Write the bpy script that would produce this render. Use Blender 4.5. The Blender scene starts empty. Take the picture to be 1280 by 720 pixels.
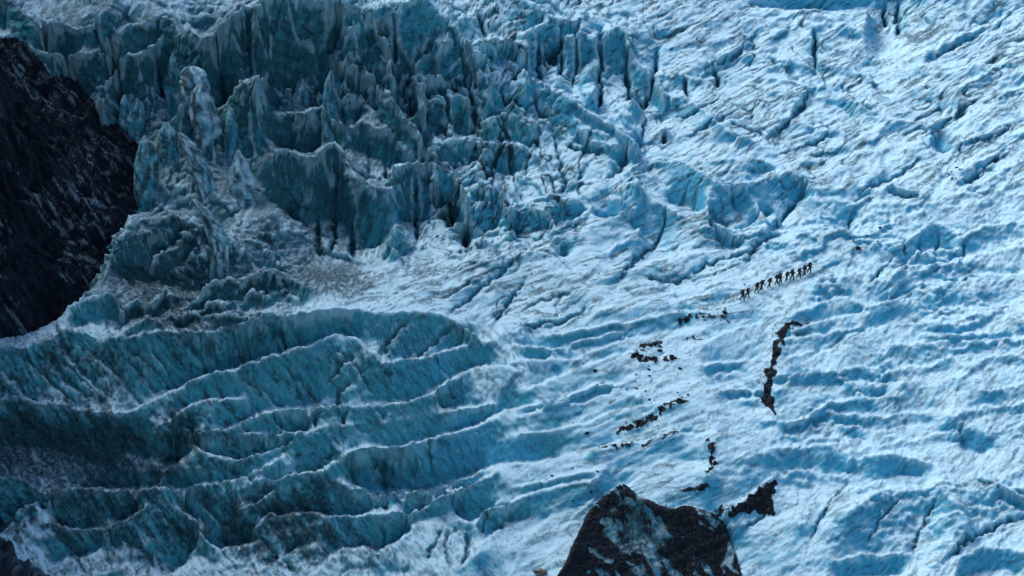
import bpy, bmesh, math, random
import numpy as np
from mathutils import Vector, Matrix

# ------------------------------------------------------------------ camera, sky, sun, exposure
U = 0.14                      # metres covered by one photo pixel at the hikers' distance
DPX = 4285.0                  # camera distance in those units
PITCH, TILT = math.radians(12), math.radians(30)
sc = bpy.context.scene
col = sc.collection
VD = np.array([0, math.cos(PITCH), -math.sin(PITCH)])        # view direction
VU = np.array([0, math.sin(PITCH), math.cos(PITCH)])         # image up
VR = np.array([1.0, 0, 0])
CAM = -DPX * VD
EX = np.array([1.0, 0, 0])                                   # glacier slope: across, up-slope, normal
ES = np.array([0, math.cos(TILT), math.sin(TILT)])
EN = np.array([0, -math.sin(TILT), math.cos(TILT)])

cd = bpy.data.cameras.new('camera')
cam = bpy.data.objects.new('camera', cd)
col.objects.link(cam)
cam.location = Vector(CAM * U)
cam.rotation_euler = (math.pi / 2 - PITCH, 0, 0)
cd.sensor_width = 36
cd.lens = 18 * DPX / 640
cd.clip_start = 5
cd.clip_end = 6000
sc.camera = cam

SUN_EL, SUN_AZ = math.radians(52), math.radians(-66)         # azimuth from +Y (into the picture), negative = left
w = bpy.data.worlds.new('World')
sc.world = w
w.use_nodes = True
nt = w.node_tree
sky = nt.nodes.new('ShaderNodeTexSky')
sky.sky_type = 'NISHITA'
sky.sun_disc = False
sky.sun_elevation = SUN_EL
sky.sun_rotation = SUN_AZ
sky.air_density = 1.0
sky.dust_density = 1.0
sky.ozone_density = 1.0
bg = nt.nodes['Background']
nt.links.new(sky.outputs[0], bg.inputs[0])
bg.inputs[1].default_value = 0.088

ld = bpy.data.lights.new('sun', 'SUN')
sun = bpy.data.objects.new('sun', ld)
col.objects.link(sun)
ld.energy = 2.3
ld.angle = math.radians(30)
ld.color = (1.0, 0.99, 0.97)
sdir = Vector((math.sin(SUN_AZ) * math.cos(SUN_EL), math.cos(SUN_AZ) * math.cos(SUN_EL), math.sin(SUN_EL)))
sun.rotation_euler = sdir.to_track_quat('Z', 'Y').to_euler()
sc.view_settings.view_transform = 'Standard'
sc.view_settings.look = 'None'
sc.view_settings.exposure = 1.28
sc.view_settings.gamma = 1

# ------------------------------------------------------------------ noise helpers
def hsh(ix, iy, seed):
    h = (ix.astype(np.int64) * 374761393 + iy.astype(np.int64) * 668265263 + seed * 974634777) & 0xffffffff
    h = ((h ^ (h >> 13)) * 1274126177) & 0xffffffff
    h = h ^ (h >> 16)
    return (h & 0xffffff).astype(np.float32) / np.float32(0xffffff)

def vnoise(x, y, seed=0):
    x0 = np.floor(x); y0 = np.floor(y)
    fx = (x - x0).astype(np.float32); fy = (y - y0).astype(np.float32)
    fx = fx * fx * fx * (fx * (fx * 6 - 15) + 10); fy = fy * fy * fy * (fy * (fy * 6 - 15) + 10)
    ix = x0.astype(np.int64); iy = y0.astype(np.int64)
    a = hsh(ix, iy, seed); b = hsh(ix + 1, iy, seed); c = hsh(ix, iy + 1, seed); d = hsh(ix + 1, iy + 1, seed)
    return (a + (b - a) * fx) * (1 - fy) + (c + (d - c) * fx) * fy

def fbm(x, y, o=4, seed=0, gain=0.5):
    s = 0; a = 1; t = 0
    for k in range(o):
        s = s + a * (vnoise(x, y, seed + k * 17) * 2 - 1); t += a
        x = x * 2.03 + 13.7; y = y * 2.03 + 7.1; a *= gain
    return s / t * 1.6

def ridged(x, y, o=4, seed=0, gain=0.5):
    s = 0; a = 1; t = 0
    for k in range(o):
        s = s + a * (1 - np.abs(vnoise(x, y, seed + k * 31) * 2 - 1) * 1.6); t += a
        x = x * 2.1 + 3.7; y = y * 2.1 + 9.1; a *= gain
    return s / t

def worley(x, y, seed=0):
    """F1, F2 and a tilted-plane value of the nearest cell (chunky facets)"""
    ix = np.floor(x).astype(np.int64); iy = np.floor(y).astype(np.int64)
    f1 = np.full(x.shape, 9, np.float32); f2 = f1.copy(); pl = np.zeros(x.shape, np.float32)
    for dx in (-1, 0, 1):
        for dy in (-1, 0, 1):
            cx = ix + dx; cy = iy + dy
            px = cx + hsh(cx, cy, seed); py = cy + hsh(cx, cy, seed + 5)
            ex = (x - px).astype(np.float32); ey = (y - py).astype(np.float32)
            d = np.sqrt(ex * ex + ey * ey)
            near = d < f1
            f2 = np.where(near, f1, np.minimum(f2, d))
            f1 = np.where(near, d, f1)
            v = (hsh(cx, cy, seed + 9) - .5) + ex * (hsh(cx, cy, seed + 11) - .5) * 1.6 + ey * (hsh(cx, cy, seed + 13) - .5) * 1.6
            pl = np.where(near, v, pl)
    return f1, f2, pl

def sstep(a, b, x):
    t = np.clip((x - a) / (b - a), 0, 1)
    return t * t * (3 - 2 * t)

# ------------------------------------------------------------------ photo pixel <-> glacier slope (across X, up-slope S, height h above the slope)
def ray(x, y):
    d = VD * DPX + VR * (x - 640) + VU * (360 - y)
    return d

def at(x, y, h):
    d = ray(x, y)
    t = (h - CAM @ EN) / (d @ EN)
    p = CAM + d * t
    return p[0], p @ ES

def to_px(X, S, h):
    py = S * ES[1] + h * EN[1]; pz = S * ES[2] + h * EN[2]
    qy = py - CAM[1]; qz = pz - CAM[2]
    dep = qy * VD[1] + qz * VD[2]; up = qy * VU[1] + qz * VU[2]
    return 640 + X / dep * DPX, 360 - up / dep * DPX

def world(X, S, h):
    return Vector(((X * EX + S * ES + h * EN) * U))

STEP = 1.35
GX0, GX1, GS0, GS1 = -760., 760., -620., 680.
NX = int((GX1 - GX0) / STEP) + 1; NS = int((GS1 - GS0) / STEP) + 1
gx = GX0 + np.arange(NX) * STEP; gs = GS0 + np.arange(NS) * STEP

CON = []                       # (X, S, h) samples of every crest and foot line
def densify(pts):
    out = []
    for a, b in zip(pts[:-1], pts[1:]):
        n = max(1, int(math.hypot(a[0] - b[0], a[1] - b[1]) / 0.7))
        for k in range(n):
            t = k / n
            out.append([a[i] + (b[i] - a[i]) * t for i in range(len(a))])
    out.append(list(pts[-1]))
    return out

def hs(pts, h):
    """heights along the points from one value, (start, end) or one per point"""
    n = len(pts)
    if not isinstance(h, (tuple, list)): h = [h] * n
    if len(h) != n:
        t = np.linspace(0, len(h) - 1, n)
        h = list(np.interp(t, range(len(h)), h))
    return [(p[0], p[1], hh) for p, hh in zip(pts, h)]

RS = random.Random(5)
relief = 1
def P(s):
    return [tuple(float(v) for v in q.split(',')) for q in s.split()]

def ln(s, h, b=None, taper=True, jag=1.0, front=None):
    """crest line; b = drop of the slope right behind it; front = (pixels down, drop) of its foot"""
    pts = densify(hs(P(s), h))
    if relief != 1:
        for p in pts: p[2] = 8 + (p[2] - 8) * relief
        b = [v * relief for v in b] if isinstance(b, (tuple, list)) else b and b * relief
        front = front and (front[0], front[1] * relief)
    ph = RS.random() * 50
    xs = np.array([p[0] for p in pts]); 
    if jag:
        j = (fbm(xs / 9 + ph, xs * 0 + ph, 3, 3) * 2.2 + fbm(xs / 3.2 + ph, xs * 0 + ph, 2, 4) * .9) * jag
        for p, v in zip(pts, j): p[1] -= v
    n = len(pts)
    for p in pts:
        X, S = at(*p); CON.append((X, S, p[2]))
    if b is not None:
        bb = np.interp(np.linspace(0, 1, n), np.linspace(0, 1, len(b)), b) if isinstance(b, (tuple, list)) else np.full(n, float(b))
        for k, p in enumerate(pts):
            tp = min(1, min(k, n - 1 - k) / (0.12 * n + 1) + .1) if taper else 1
            d = bb[k] * tp * (1.9 if p[1] > 400 and p[0] < 700 else 1.2)
            X, S = at(p[0], p[1] - 1.5, p[2] - d); X2, S2 = at(*p)
            S = max(S, S2 + d * .45 + 1.5)
            CON.append((X, S, p[2] - d))
    if front:
        for k, p in enumerate(pts):
            tp = min(1, min(k, n - 1 - k) / (0.12 * n + 1) + .1)
            X, S = at(p[0], p[1] + front[0], p[2] - front[1] * tp)
            S = min(S, at(*p)[1] - front[1] * tp * .3 - 1)
            CON.append((X, S, p[2] - front[1] * tp))

# ---- lower left: the long ridges
ln("-90,428 0,432 35,438 45,427 66,428 75,415", (-10, 2, 6), 55, taper=False)
ln("75,415 100,418 150,420 190,413 245,417 290,408 330,401 360,399 405,390 445,386 490,391 520,389 555,392 572,400 595,420", (8, 14, 16, 14, 6), 2)
ln("150,418 180,402 220,392 260,393 300,397 340,394", (15, 20, 20), 6)
ln("-80,505 0,500 25,497 45,503 80,506 110,512 140,515", (-36, -33), 4)
ln("140,515 175,507 200,496 222,490 232,480 255,472 262,468 297,465 305,455 320,452 345,447 375,440 400,430 412,424 430,422 445,427 475,448", (-34, -20, -14, -6, -12), (4, 16, 14, 10, 4))
ln("478,456 500,452 540,448 560,440 580,432 597,428", -14, 7)
ln("215,525 228,515 245,506 285,502 310,498", -30, 8)
ln("236,541 279,538 296,533 316,520 336,513 396,509 440,509 500,502 525,496 545,489 560,479 590,461 605,458 625,460 650,464", (-36, -32, -22, -12), (8, 18, 14, 6))
ln("248,546 285,546 336,540 376,541", -42, 6)
ln("198,536 215,527 235,540 246,556 252,568 279,578 302,575 336,562 349,557 370,547 393,538 430,533 480,526 540,514 580,511 620,508", (-40, -50, -52, -44, -30), (4, 8, 12, 12, 5))
ln("200,586 222,584 249,592 289,592 316,588 349,568 362,556", (-68, -60), (22, 12, 4))
ln("60,622 82,609 114,612 151,614 188,614 235,611 285,602 322,589 350,572", (-60, -54), (22, 30, 24, 8, 4))
ln("0,556 60,560 110,575 180,592", -92)
ln("150,560 190,575", -84)
ln("255,618 292,614 322,603 363,595 403,588 430,569", (-66, -48), 8)
ln("400,586 425,572 435,565 450,560 480,557 505,554 530,547 555,540 580,534 620,521 650,510 675,504", (-46, -36, -20), (6, 14, 14, 5))
ln("300,640 320,630 345,613 375,607 390,599 400,597 420,602 440,609 480,612 520,611 550,607 590,593 625,586 660,582 700,575 740,562 765,553", (-72, -62, -60, -46, -30), (5, 18, 24, 8, 4))
ln("318,662 330,648 350,645 400,645 440,648 470,645 510,640 530,637 545,630 575,616 600,606", (-80, -74, -54), (8, 14, 16, 4))
ln("390,722 415,697 430,690 455,690 470,696 495,680 505,673 525,655 540,646 555,645 585,654 620,651 640,652 665,646", (-92, -80, -62), (8, 16, 10, 4))
ln("129,664 147,656 170,646 176,640 188,632 200,633 212,632 225,640 245,656 262,688", (-74, -68, -78), (6, 18, 6))
ln("-60,600 0,600 20,596 30,600 52,614", -70, (30, 20, 6))
ln("20,642 45,628 60,622", -74, 5)
ln("-40,685 0,673 16,657 27,649 50,650 65,657 87,665 100,662 129,664", (-92, -84, -82), 14)
ln("205,724 225,710 252,695 262,697 272,692 300,691 307,685 322,682", (-98, -90), 16)
ln("330,715 350,700 372,690 395,690", -92, 6)
ln("60,712 85,700 120,692 150,690", -98, 8)
ln("-90,790 200,790 640,790 900,790", (-130, -120, -112, -112))
ln("540,626 580,606 622,594", (-50, -40), 5)
ln("600,641 640,626 690,611 742,600", (-52, -36), 4)
ln("700,660 720,640 745,618", (-56, -44), 2)
# ---- bench in the middle
ln("330,345 420,338 470,334 520,326 600,314 660,318 700,312", (-30, -28, -14, 2))
ln("330,372 400,368 470,358 560,350 640,352", (6, 4, 2))
ln("610,426 660,405 720,393 780,386 830,378", (-6, 0, 2))
ln("700,345 760,340 830,330 880,318", 6)
ln("860,380 905,362 950,352 1010,335 1060,305", (4, 8, 12))
# ---- terraces right of the ridges
ln("640,456 660,452 720,448 760,433 790,423 806,426", (-12, -4), 6)
ln("640,432 690,437 720,427 760,419 792,416", (-10, -2), 5)
ln("690,416 740,411 780,404 830,396 850,390 866,389 880,392", (-2, 4), 5, front=(22, 13))
ln("655,487 690,475 720,462 760,448 795,440", (-16, -4), 5)
ln("680,506 720,491 745,482 760,480 776,486", -12, 6)
ln("645,522 690,512 730,500 770,490 800,500", (-22, -12), 5)
ln("650,545 720,530 760,516 800,508 850,505", (-26, -8), 5)
ln("740,566 770,556 800,552 850,543 880,548 890,560", (-24, -14), 4, front=(32, 14))
ln("640,612 700,600 760,585", (-48, -30), 2)
ln("690,640 650,680 640,715", (-52, -74), 3)
ln("595,700 600,680 620,664 645,650", -66, 6)
# ---- the debris covered mound at the bottom
ln("690,724 710,700 722,668 735,640 758,618 779,602 798,621 825,633 843,639 855,634 875,637 895,646 906,662 918,690 930,722", (-62, -45, -30, -25, -34, -36, -50, -70), (4, 10, 14, 14, 8, 6, 4), jag=.5)
ln("778,640 790,680 800,720", (-46, -62, -80))
ln("850,660 880,700", (-50, -68))
ln("905,642 930,625 950,608 972,591", (-36, -28), 4, jag=.4)
ln("905,655 960,650 975,640", -44)
# ---- lower right
ln("985,396 1010,386 1045,373 1060,370 1085,383 1112,378 1135,364 1160,350", 12, 5)
ln("990,412 1030,401 1070,392 1090,386 1130,372 1155,362", 6, 4)
ln("1055,427 1085,414 1110,408 1150,402 1180,386 1230,388 1260,380 1290,370", (2, 8, 14), 6)
ln("975,426 1020,419 1055,416 1075,411", 2, 4)
ln("968,452 1015,438 1032,440 1062,421", 0, 4)
ln("972,468 1015,466 1045,467 1065,460 1100,460 1130,462", 0, 6, front=(18, 12))
ln("965,484 1000,471 1030,470", -6, 5)
ln("1045,468 1062,480 1082,498", -4, 3)
ln("960,526 985,528 1010,520 1040,501 1085,498 1120,494", (-12, -6), 7)
ln("870,456 900,452 935,449 952,443", -4, 5)
ln("880,432 905,416 925,411 950,402", 0, 5)
ln("890,490 920,484 950,488", -8, 5)
ln("890,545 930,542 965,538", -16, 5)
ln("930,575 980,560 1040,556 1080,545", -20, 2)
ln("1080,565 1130,568 1172,580 1178,600 1175,612 1195,630 1210,652 1195,680 1150,724", (-10, -8, -6, -14, -34), None)
ln("1160,640 1165,680 1140,712", (-32, -44))
ln("1040,700 1080,690 1132,694", (-44, -40), 3, front=(26, 22))
ln("1192,724 1200,692 1230,682 1285,692", -30, 3, front=(28, 20))
ln("1198,548 1205,562 1232,566", -26)
ln("1190,543 1215,532 1240,545", -8)
ln("1060,640 1100,620 1160,610", -14)
ln("1235,600 1260,615 1290,625", -12, 4)
ln("1120,312 1150,290 1165,277 1180,280 1198,291", 20, 5, front=(28, 15))
ln("1200,294 1230,281 1290,274", 22, 4, front=(24, 13))
ln("1090,352 1120,335 1145,330", 16, 4)
ln("1160,335 1190,322 1230,315 1290,305", 18, 6)
ln("1170,362 1210,345 1290,338", 16, 5)
ln("1220,430 1290,420", 8, 3)
ln("1230,490 1290,480", 2, 3)
relief = 1.45
# ---- upper right
ln("950,12 1000,16 1040,17 1085,14", (14, 20), (6, 22, 24, 22), taper=False)
ln("1085,14 1079,40 1083,68 1092,74", (18, 14, 9))
ln("1099,12 1095,50 1099,76", (-4, -2, 2))
ln("1130,0 1140,40 1170,60", 8)
ln("1090,95 1098,112 1118,128 1140,135 1160,125", 8)
ln("1085,92 1092,114 1112,133 1140,141", 12)
ln("1150,172 1158,188 1166,206 1182,226", (20, 16))
ln("1166,184 1180,200 1190,202", -4)
ln("1190,182 1220,170 1290,150", 18)
ln("820,196 850,200 870,208 890,222 915,232 945,225 962,214 975,214", (14, 22, 18, 16), 5, front=(56, 26))
ln("886,234 884,255 886,278", (16, 14, 12))
ln("898,250 915,262 930,276", (-8, -8, -4))
ln("935,235 950,260 960,290", 10)
ln("880,286 900,283 925,295 948,302", 10, 4)
ln("884,294 905,308 935,312", -6)
ln("840,120 856,120 870,130 895,150 912,162 935,172", (26, 22), 4)
ln("870,190 900,180 960,172 985,150 1012,112", 14)
ln("905,200 935,196 965,205", 20, 6)
ln("980,215 1005,216 1022,235", 20, 4)
ln("1005,240 990,262 975,285", -2)
ln("1010,244 1040,243 1062,256 1085,245", 16, 4)
ln("1040,290 1060,290", 0)
ln("1000,292 1030,286 1055,295", 16, 4)
ln("640,80 660,95 690,110 715,120 740,142 765,150 792,172 798,182", (30, 34, 30, 26), 12, front=(48, 24))
ln("700,238 730,230 752,226 790,232 830,258 850,270", (2, 8, 8), 7, front=(56, 18))
ln("798,186 780,205 762,225", (-4, -2))
ln("636,252 680,247 722,252", 8, 7, front=(40, 16))
ln("663,255 690,270 700,310", (12, 6))
ln("690,322 705,330", -12)
ln("720,300 740,285 790,262", 10)
ln("788,60 800,80 822,90 831,118", (34, 32, 30, 26), 8, front=(42, 24))
ln("790,128 812,140 835,138", 10)
ln("640,0 665,4 700,18 722,22 735,15", (48, 50, 46), 8)
ln("740,40 750,45 752,100 747,142", (36, 26, 20, 12))
ln("820,75 850,30 860,-30", (16, 26, 36))
ln("830,92 855,90 875,80 905,70 940,48", 22)
ln("800,-60 1000,-60 1290,-60", (44, 36, 34))
ln("1150,-5 1290,-5", 24)
for q_ in ("655,46 668,33 690,20 700,32", "705,50 720,42 736,24", "742,46 760,39 778,33 790,58"):
    ln(q_, (40, 46, 40), 8, front=(58, 34))
for q_, h_, f_ in (("823,94 850,92 872,95 905,64", 22, 9), ("925,58 945,72 962,82 985,76", 20, 7), ("960,66 976,62 992,71 1002,84", 18, 8), ("965,42 1000,30 1022,36", 18, 7),
                 ("1022,42 1050,36 1078,31", 16, 8), ("1020,76 1045,79 1075,86 1092,96", 14, 7), ("1030,108 1050,114 1085,129 1100,145", 14, 9), ("1100,146 1130,150 1165,151 1200,140", 14, 7),
                 ("1165,91 1200,86 1240,84 1285,96", 18, 7), ("1150,72 1172,60 1212,44 1262,18", 18, 5), ("1195,112 1232,92 1285,72", 18, 5), ("960,151 990,149 1030,160 1062,168", 14, 6),
                 ("1022,233 1060,228 1085,232 1096,240", 16, 8), ("1096,240 1116,237 1150,245 1158,256 1148,272", 16, 6), ("1200,215 1240,195 1288,180", 18, 5), ("1180,250 1230,238 1288,225", 18, 4),
                 ("1100,440 1140,430 1180,425 1232,428", 6, 7), ("1090,471 1150,456 1202,450", 2, 6), ("1000,506 1060,520 1120,519 1182,510", -6, 7), ("980,546 1030,531 1082,536", -12, 6),
                 ("1060,561 1120,550 1200,540", -8, 4), ("960,601 1000,590 1062,591", -20, 5), ("1000,640 1050,621 1100,601 1150,591", -16, 3), ("1205,460 1250,448 1290,446", 6, 6),
                 ("1190,520 1240,508 1290,505", 0, 6), ("1000,330 1040,322 1080,328", 12, 5), ("1110,345 1140,322 1160,312 1200,305", 18, 8), ("1020,360 1050,348 1088,338", 14, 6),
                 ("905,500 930,497 958,502", -8, 6), ("880,470 910,466 940,470", -4, 5), ("1210,640 1250,632 1290,640", -16, 5), ("690,290 720,275 742,262", 10, 5),
                 ("600,330 640,322 690,318", 4, 3), ("745,320 775,300 800,282", 10, 5), ("790,215 800,200 815,190", 8, 5), ("720,150 745,160 770,170", 22, 3)):
    ln(q_, h_, 2.5, front=(max(10, f_ * 2.2), f_ * .62), jag=1.8)
relief = 1.9
# ---- upper middle facets
ln("318,6 345,-4 420,2 450,10 495,8 530,-5", (62, 66, 62), 10, front=(92, 66))
ln("226,32 255,45 280,24 302,4", (30, 44, 56), 16, front=(95, 66))
ln("338,196 360,190 385,199 420,182 445,218 470,236 492,240", (8, 14, 14, 4), 16, front=(72, 48))
ln("438,166 452,155 470,163 500,168 525,190 540,205", (4, 10, 6), 14, front=(34, 22))
ln("414,68 435,84 450,84 470,100 490,126 505,141 521,156 531,177 545,190", (34, 34, 30, 26, 16), 30, front=(34, 24))
ln("425,126 450,125 480,131 500,140 511,156", 12, 5)
ln("338,142 365,139 382,146 402,135 420,156 436,166", (8, 14, 10), 26, front=(42, 32))
ln("495,10 492,60 489,98", (50, 34, 18))
ln("455,82 475,106 490,100 530,62 546,48", (22, 16, 16, 34, 40))
ln("500,130 535,112 556,100 600,88 640,82", (8, 16, 24), None)
ln("545,65 560,40 580,20", 46, 6)
ln("560,20 580,48 595,70 612,76", (50, 36), 6, front=(24, 14))
ln("585,92 590,130 601,172", (24, 12, 4))
ln("558,112 562,150 557,176", (18, 8, 4))
ln("490,215 520,203 545,204 562,208 574,226 586,255", (14, 16, 8), 12, front=(72, 42))
ln("528,96 545,88 558,92", 30, 10, front=(26, 15))
ln("540,120 575,115 602,122", 20, 10, front=(52, 28))
ln("605,150 640,140 668,152", 16, 8, front=(40, 18))
ln("556,182 590,172 622,178 652,188", 10, 8, front=(36, 17))
ln("598,60 630,48 660,58", 40, 10, front=(28, 14))
ln("430,40 462,30 490,44", 50, 6, front=(30, 18))
ln("600,258 630,244 650,262", 6, 8, front=(44, 20))
ln("574,235 545,268 522,290", (0, -6, -14))
ln("590,258 560,285 530,312", (2, -4, -10))
ln("598,225 625,235 640,260", 16, 6)
ln("420,335 470,333 520,318", -18)
ln("300,5 305,60 312,130", (52, 20, -10))
relief = 1.25
# ---- upper left basin
ln("0,-10 45,25 60,28 80,30 100,36", (30, 22), 6)
ln("100,36 125,20 150,-20", (24, 44))
ln("0,44 40,60 62,66 95,67 120,62 125,55", (2, 8, 14), 26, front=(60, 46))
ln("55,50 90,54 110,46", -30)
ln("145,90 150,80 165,72 178,70 195,52 205,38 215,22", (2, 12, 22, 34), 8)
ln("130,55 160,30 200,20 240,25 262,20", (24, 40, 34), 6)
ln("255,45 275,30 295,10", (28, 42), 6)
ln("240,30 265,30", 10)
ln("130,100 150,130 160,170 170,225", (-40, -60, -66, -70))
ln("200,110 215,140 235,170", (-40, -46, -46))
ln("275,120 295,165", (-34, -40))
ln("220,172 245,205 262,235 280,250", (-12, -8, -8))
ln("285,190 310,215 322,245", (-16, -18))
ln("200,255 235,265 265,290 275,300", (-34, -30, -24))
ln("162,268 200,273 218,265 235,275 250,285 280,300 302,318", (26, 34, 32, 14), (50, 36, 20, 6))
ln("140,302 155,298 162,270", (14, 24), 40, taper=False)
ln("140,302 150,308 185,300 205,290 225,270", (14, 14, 26), None)
ln("188,332 205,312 222,302 240,282", (4, 12, 24), 10, front=(28, 17))
ln("150,345 200,352 240,364 280,362", (-14, -14, -14))
ln("140,310 132,340 120,355 88,378 82,395 90,415", (10, 2, 4, 8), 40, taper=False)
ln("86,382 110,371 135,361 148,372 152,390", (10, 20, 12), 14, front=(34, 23))
ln("110,385 130,385", -8)
ln("222,392 245,375 255,360 285,345 300,350 330,340 345,340 375,352 395,365", (14, 20, 18, 10), 14, front=(28, 19))
ln("215,402 240,392 262,378 282,384 300,372", (12, 16, 12), 6, front=(12, 8))
ln("300,380 318,366 334,372 352,362 372,374", (10, 14, 10), 8, front=(16, 10))
ln("150,392 172,372 190,380 206,360 222,372", (8, 16, 10), 9, front=(22, 14))
ln("335,365 350,355 362,370", (2, -10, 2))
ln("-90,470 -90,560", (-40, -60))
ln("-110,440 -60,300 40,300 110,300 150,240 100,150 0,60 -80,30", -75, None)

relief = 1
def solve(con, x0, s0, nx, ns, step, levels=6):
    c = np.array(con)
    H = None
    for L in range(levels, -1, -1):
        f = 2 ** L
        nxl = (nx + f - 1) // f + 1; nsl = (ns + f - 1) // f + 1
        ix = np.clip(np.round((c[:, 0] - x0) / (step * f)).astype(int), 0, nxl - 1)
        iy = np.clip(np.round((c[:, 1] - s0) / (step * f)).astype(int), 0, nsl - 1)
        idx = iy * nxl + ix
        cnt = np.bincount(idx, minlength=nxl * nsl).reshape(nsl, nxl)
        val = np.bincount(idx, c[:, 2], minlength=nxl * nsl).reshape(nsl, nxl) / np.maximum(cnt, 1)
        m = cnt > 0
        if H is None:
            H = np.full((nsl, nxl), c[:, 2].mean())
            it = 300
        else:
            yy = np.minimum(np.arange(nsl) / 2, H.shape[0] - 1.001); xx = np.minimum(np.arange(nxl) / 2, H.shape[1] - 1.001)
            y0 = yy.astype(int); x_0 = xx.astype(int); fy = (yy - y0)[:, None]; fx = (xx - x_0)[None]
            A = H[y0] * (1 - fy) + H[y0 + 1] * fy
            H = A[:, x_0] * (1 - fx) + A[:, x_0 + 1] * fx
            it = 60 if L else 30
        H = H.astype(np.float32)
        for _ in range(it):
            H[m] = val[m]
            Q = np.pad(H, 1, mode='edge')
            H = (Q[:-2, 1:-1] + Q[2:, 1:-1] + Q[1:-1, :-2] + Q[1:-1, 2:]) * np.float32(.25)
        H2 = H.copy(); H2[m] = val[m]; H = H2
    return H[:ns, :nx]

def blur(A, r, n=2):
    for _ in range(n):
        for ax in (0, 1):
            Q = np.pad(A, [(r + 1, r) if a == ax else (0, 0) for a in (0, 1)], mode='edge')
            Cs = np.cumsum(Q, axis=ax, dtype=np.float64)
            if ax == 0: A = (Cs[2 * r + 1:] - Cs[:-2 * r - 1]) / (2 * r + 1)
            else: A = (Cs[:, 2 * r + 1:] - Cs[:, :-2 * r - 1]) / (2 * r + 1)
    return A.astype(np.float32)

H = solve(CON, GX0, GS0, NX, NS, STEP)
XX, SS = np.meshgrid(gx, gs)
XX = XX.astype(np.float32); SS = SS.astype(np.float32)

HG = H
def bil(A, X, S):
    fx = np.clip((np.asarray(X) - GX0) / STEP, 0, NX - 1.001); fy = np.clip((np.asarray(S) - GS0) / STEP, 0, NS - 1.001)
    x0 = fx.astype(int); y0 = fy.astype(int); tx = fx - x0; ty = fy - y0
    return (A[y0, x0] * (1 - tx) + A[y0, x0 + 1] * tx) * (1 - ty) + (A[y0 + 1, x0] * (1 - tx) + A[y0 + 1, x0 + 1] * tx) * ty

def hit(x, y, A=None):
    """where the line of sight through photo pixel (x, y) first meets the ice"""
    A = HG if A is None else A
    hh = np.linspace(130, -150, 700)
    d = ray(x, y); t = (hh - CAM @ EN) / (d @ EN)
    X = CAM[0] + d[0] * t
    S = (CAM @ ES) + (d @ ES) * t
    k = np.argmax(bil(A, X, S) >= hh)
    return float(X[k]), float(S[k]), float(hh[k])

# ---- cracks and crevasses traced over the ice: (points, half width, depth, dirt)
CR = []
def crack(s, wd=1.6, dp=7, dirt_shade=.6): CR.append((P(s), wd, dp, dirt_shade))
for s in ("875,92 900,78 922,66 948,40", "960,172 985,152 1000,132 1020,108", "800,182 775,210 760,226",
          "690,150 700,205 708,232 704,240", "765,360 790,330 815,310 830,285 832,262",
          "617,408 630,385 640,370 658,348", "560,392 600,360 640,330", "960,292 985,265 1005,240 1018,230",
          "1200,230 1232,208 1258,186", "664,305 680,290 700,270", "1180,700 1215,672 1250,655 1285,644",
          "930,330 950,300 975,290", "1055,285 1068,262", "1070,250 1095,232 1130,215 1150,195", "735,380 700,400 640,412",
          "860,345 900,325 950,312", "800,345 835,352 870,345"):
    crack(s, 1.5, 7, .85)
for s in ("440,22 430,45 415,62 405,75", "497,8 493,50 490,95", "456,80 475,106 482,118", "490,100 520,72 545,52",
          "500,132 535,114 556,100 590,86", "586,92 590,125 600,170", "555,112 560,150 556,176", "575,235 545,268 522,290",
          "590,262 560,285 525,315", "518,222 520,255 520,305", "380,100 368,125 355,145", "480,190 486,220 482,232",
          "420,195 420,260 414,325", "440,260 442,300 440,325", "310,10 312,70 316,130", "395,250 400,320", "540,190 528,200",
          "750,45 752,100 747,143", "780,60 784,100 790,128", "718,28 722,70 715,110", "700,30 704,75 698,95", "675,40 672,85 680,105",
          "600,20 605,45", "655,70 640,100", "1105,4 1106,34", "1122,0 1121,44", "822,60 815,110 805,135", "855,95 860,120", "895,85 897,110",
          "665,110 672,140 690,150", "1018,40 1020,90", "830,165 828,180"):
    crack(s, 2.1, 13, .95)
for s in ("512,398 496,410 486,425 478,446", "568,402 548,420 530,435 505,450", "360,405 375,420 392,436", "293,412 310,430 325,448",
          "250,425 270,450 285,462", "445,440 425,455 410,475", "320,480 340,495 355,508", "420,520 424,490 440,475", "370,480 375,500",
          "60,440 80,470 120,500", "70,420 95,450 130,490", "0,460 30,485 48,502", "190,430 215,470", "155,440 180,470 200,490",
          "392,512 395,535", "430,512 432,530", "84,612 100,635 125,655", "160,616 180,635", "200,636 225,665", "248,620 275,650 300,668",
          "510,560 512,580 525,595", "586,662 584,690 578,705", "322,660 335,680 352,698 370,720", "352,698 365,685 375,675", "470,655 480,670 470,690"):
    crack(s, 1.9, 7, .75)
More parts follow.
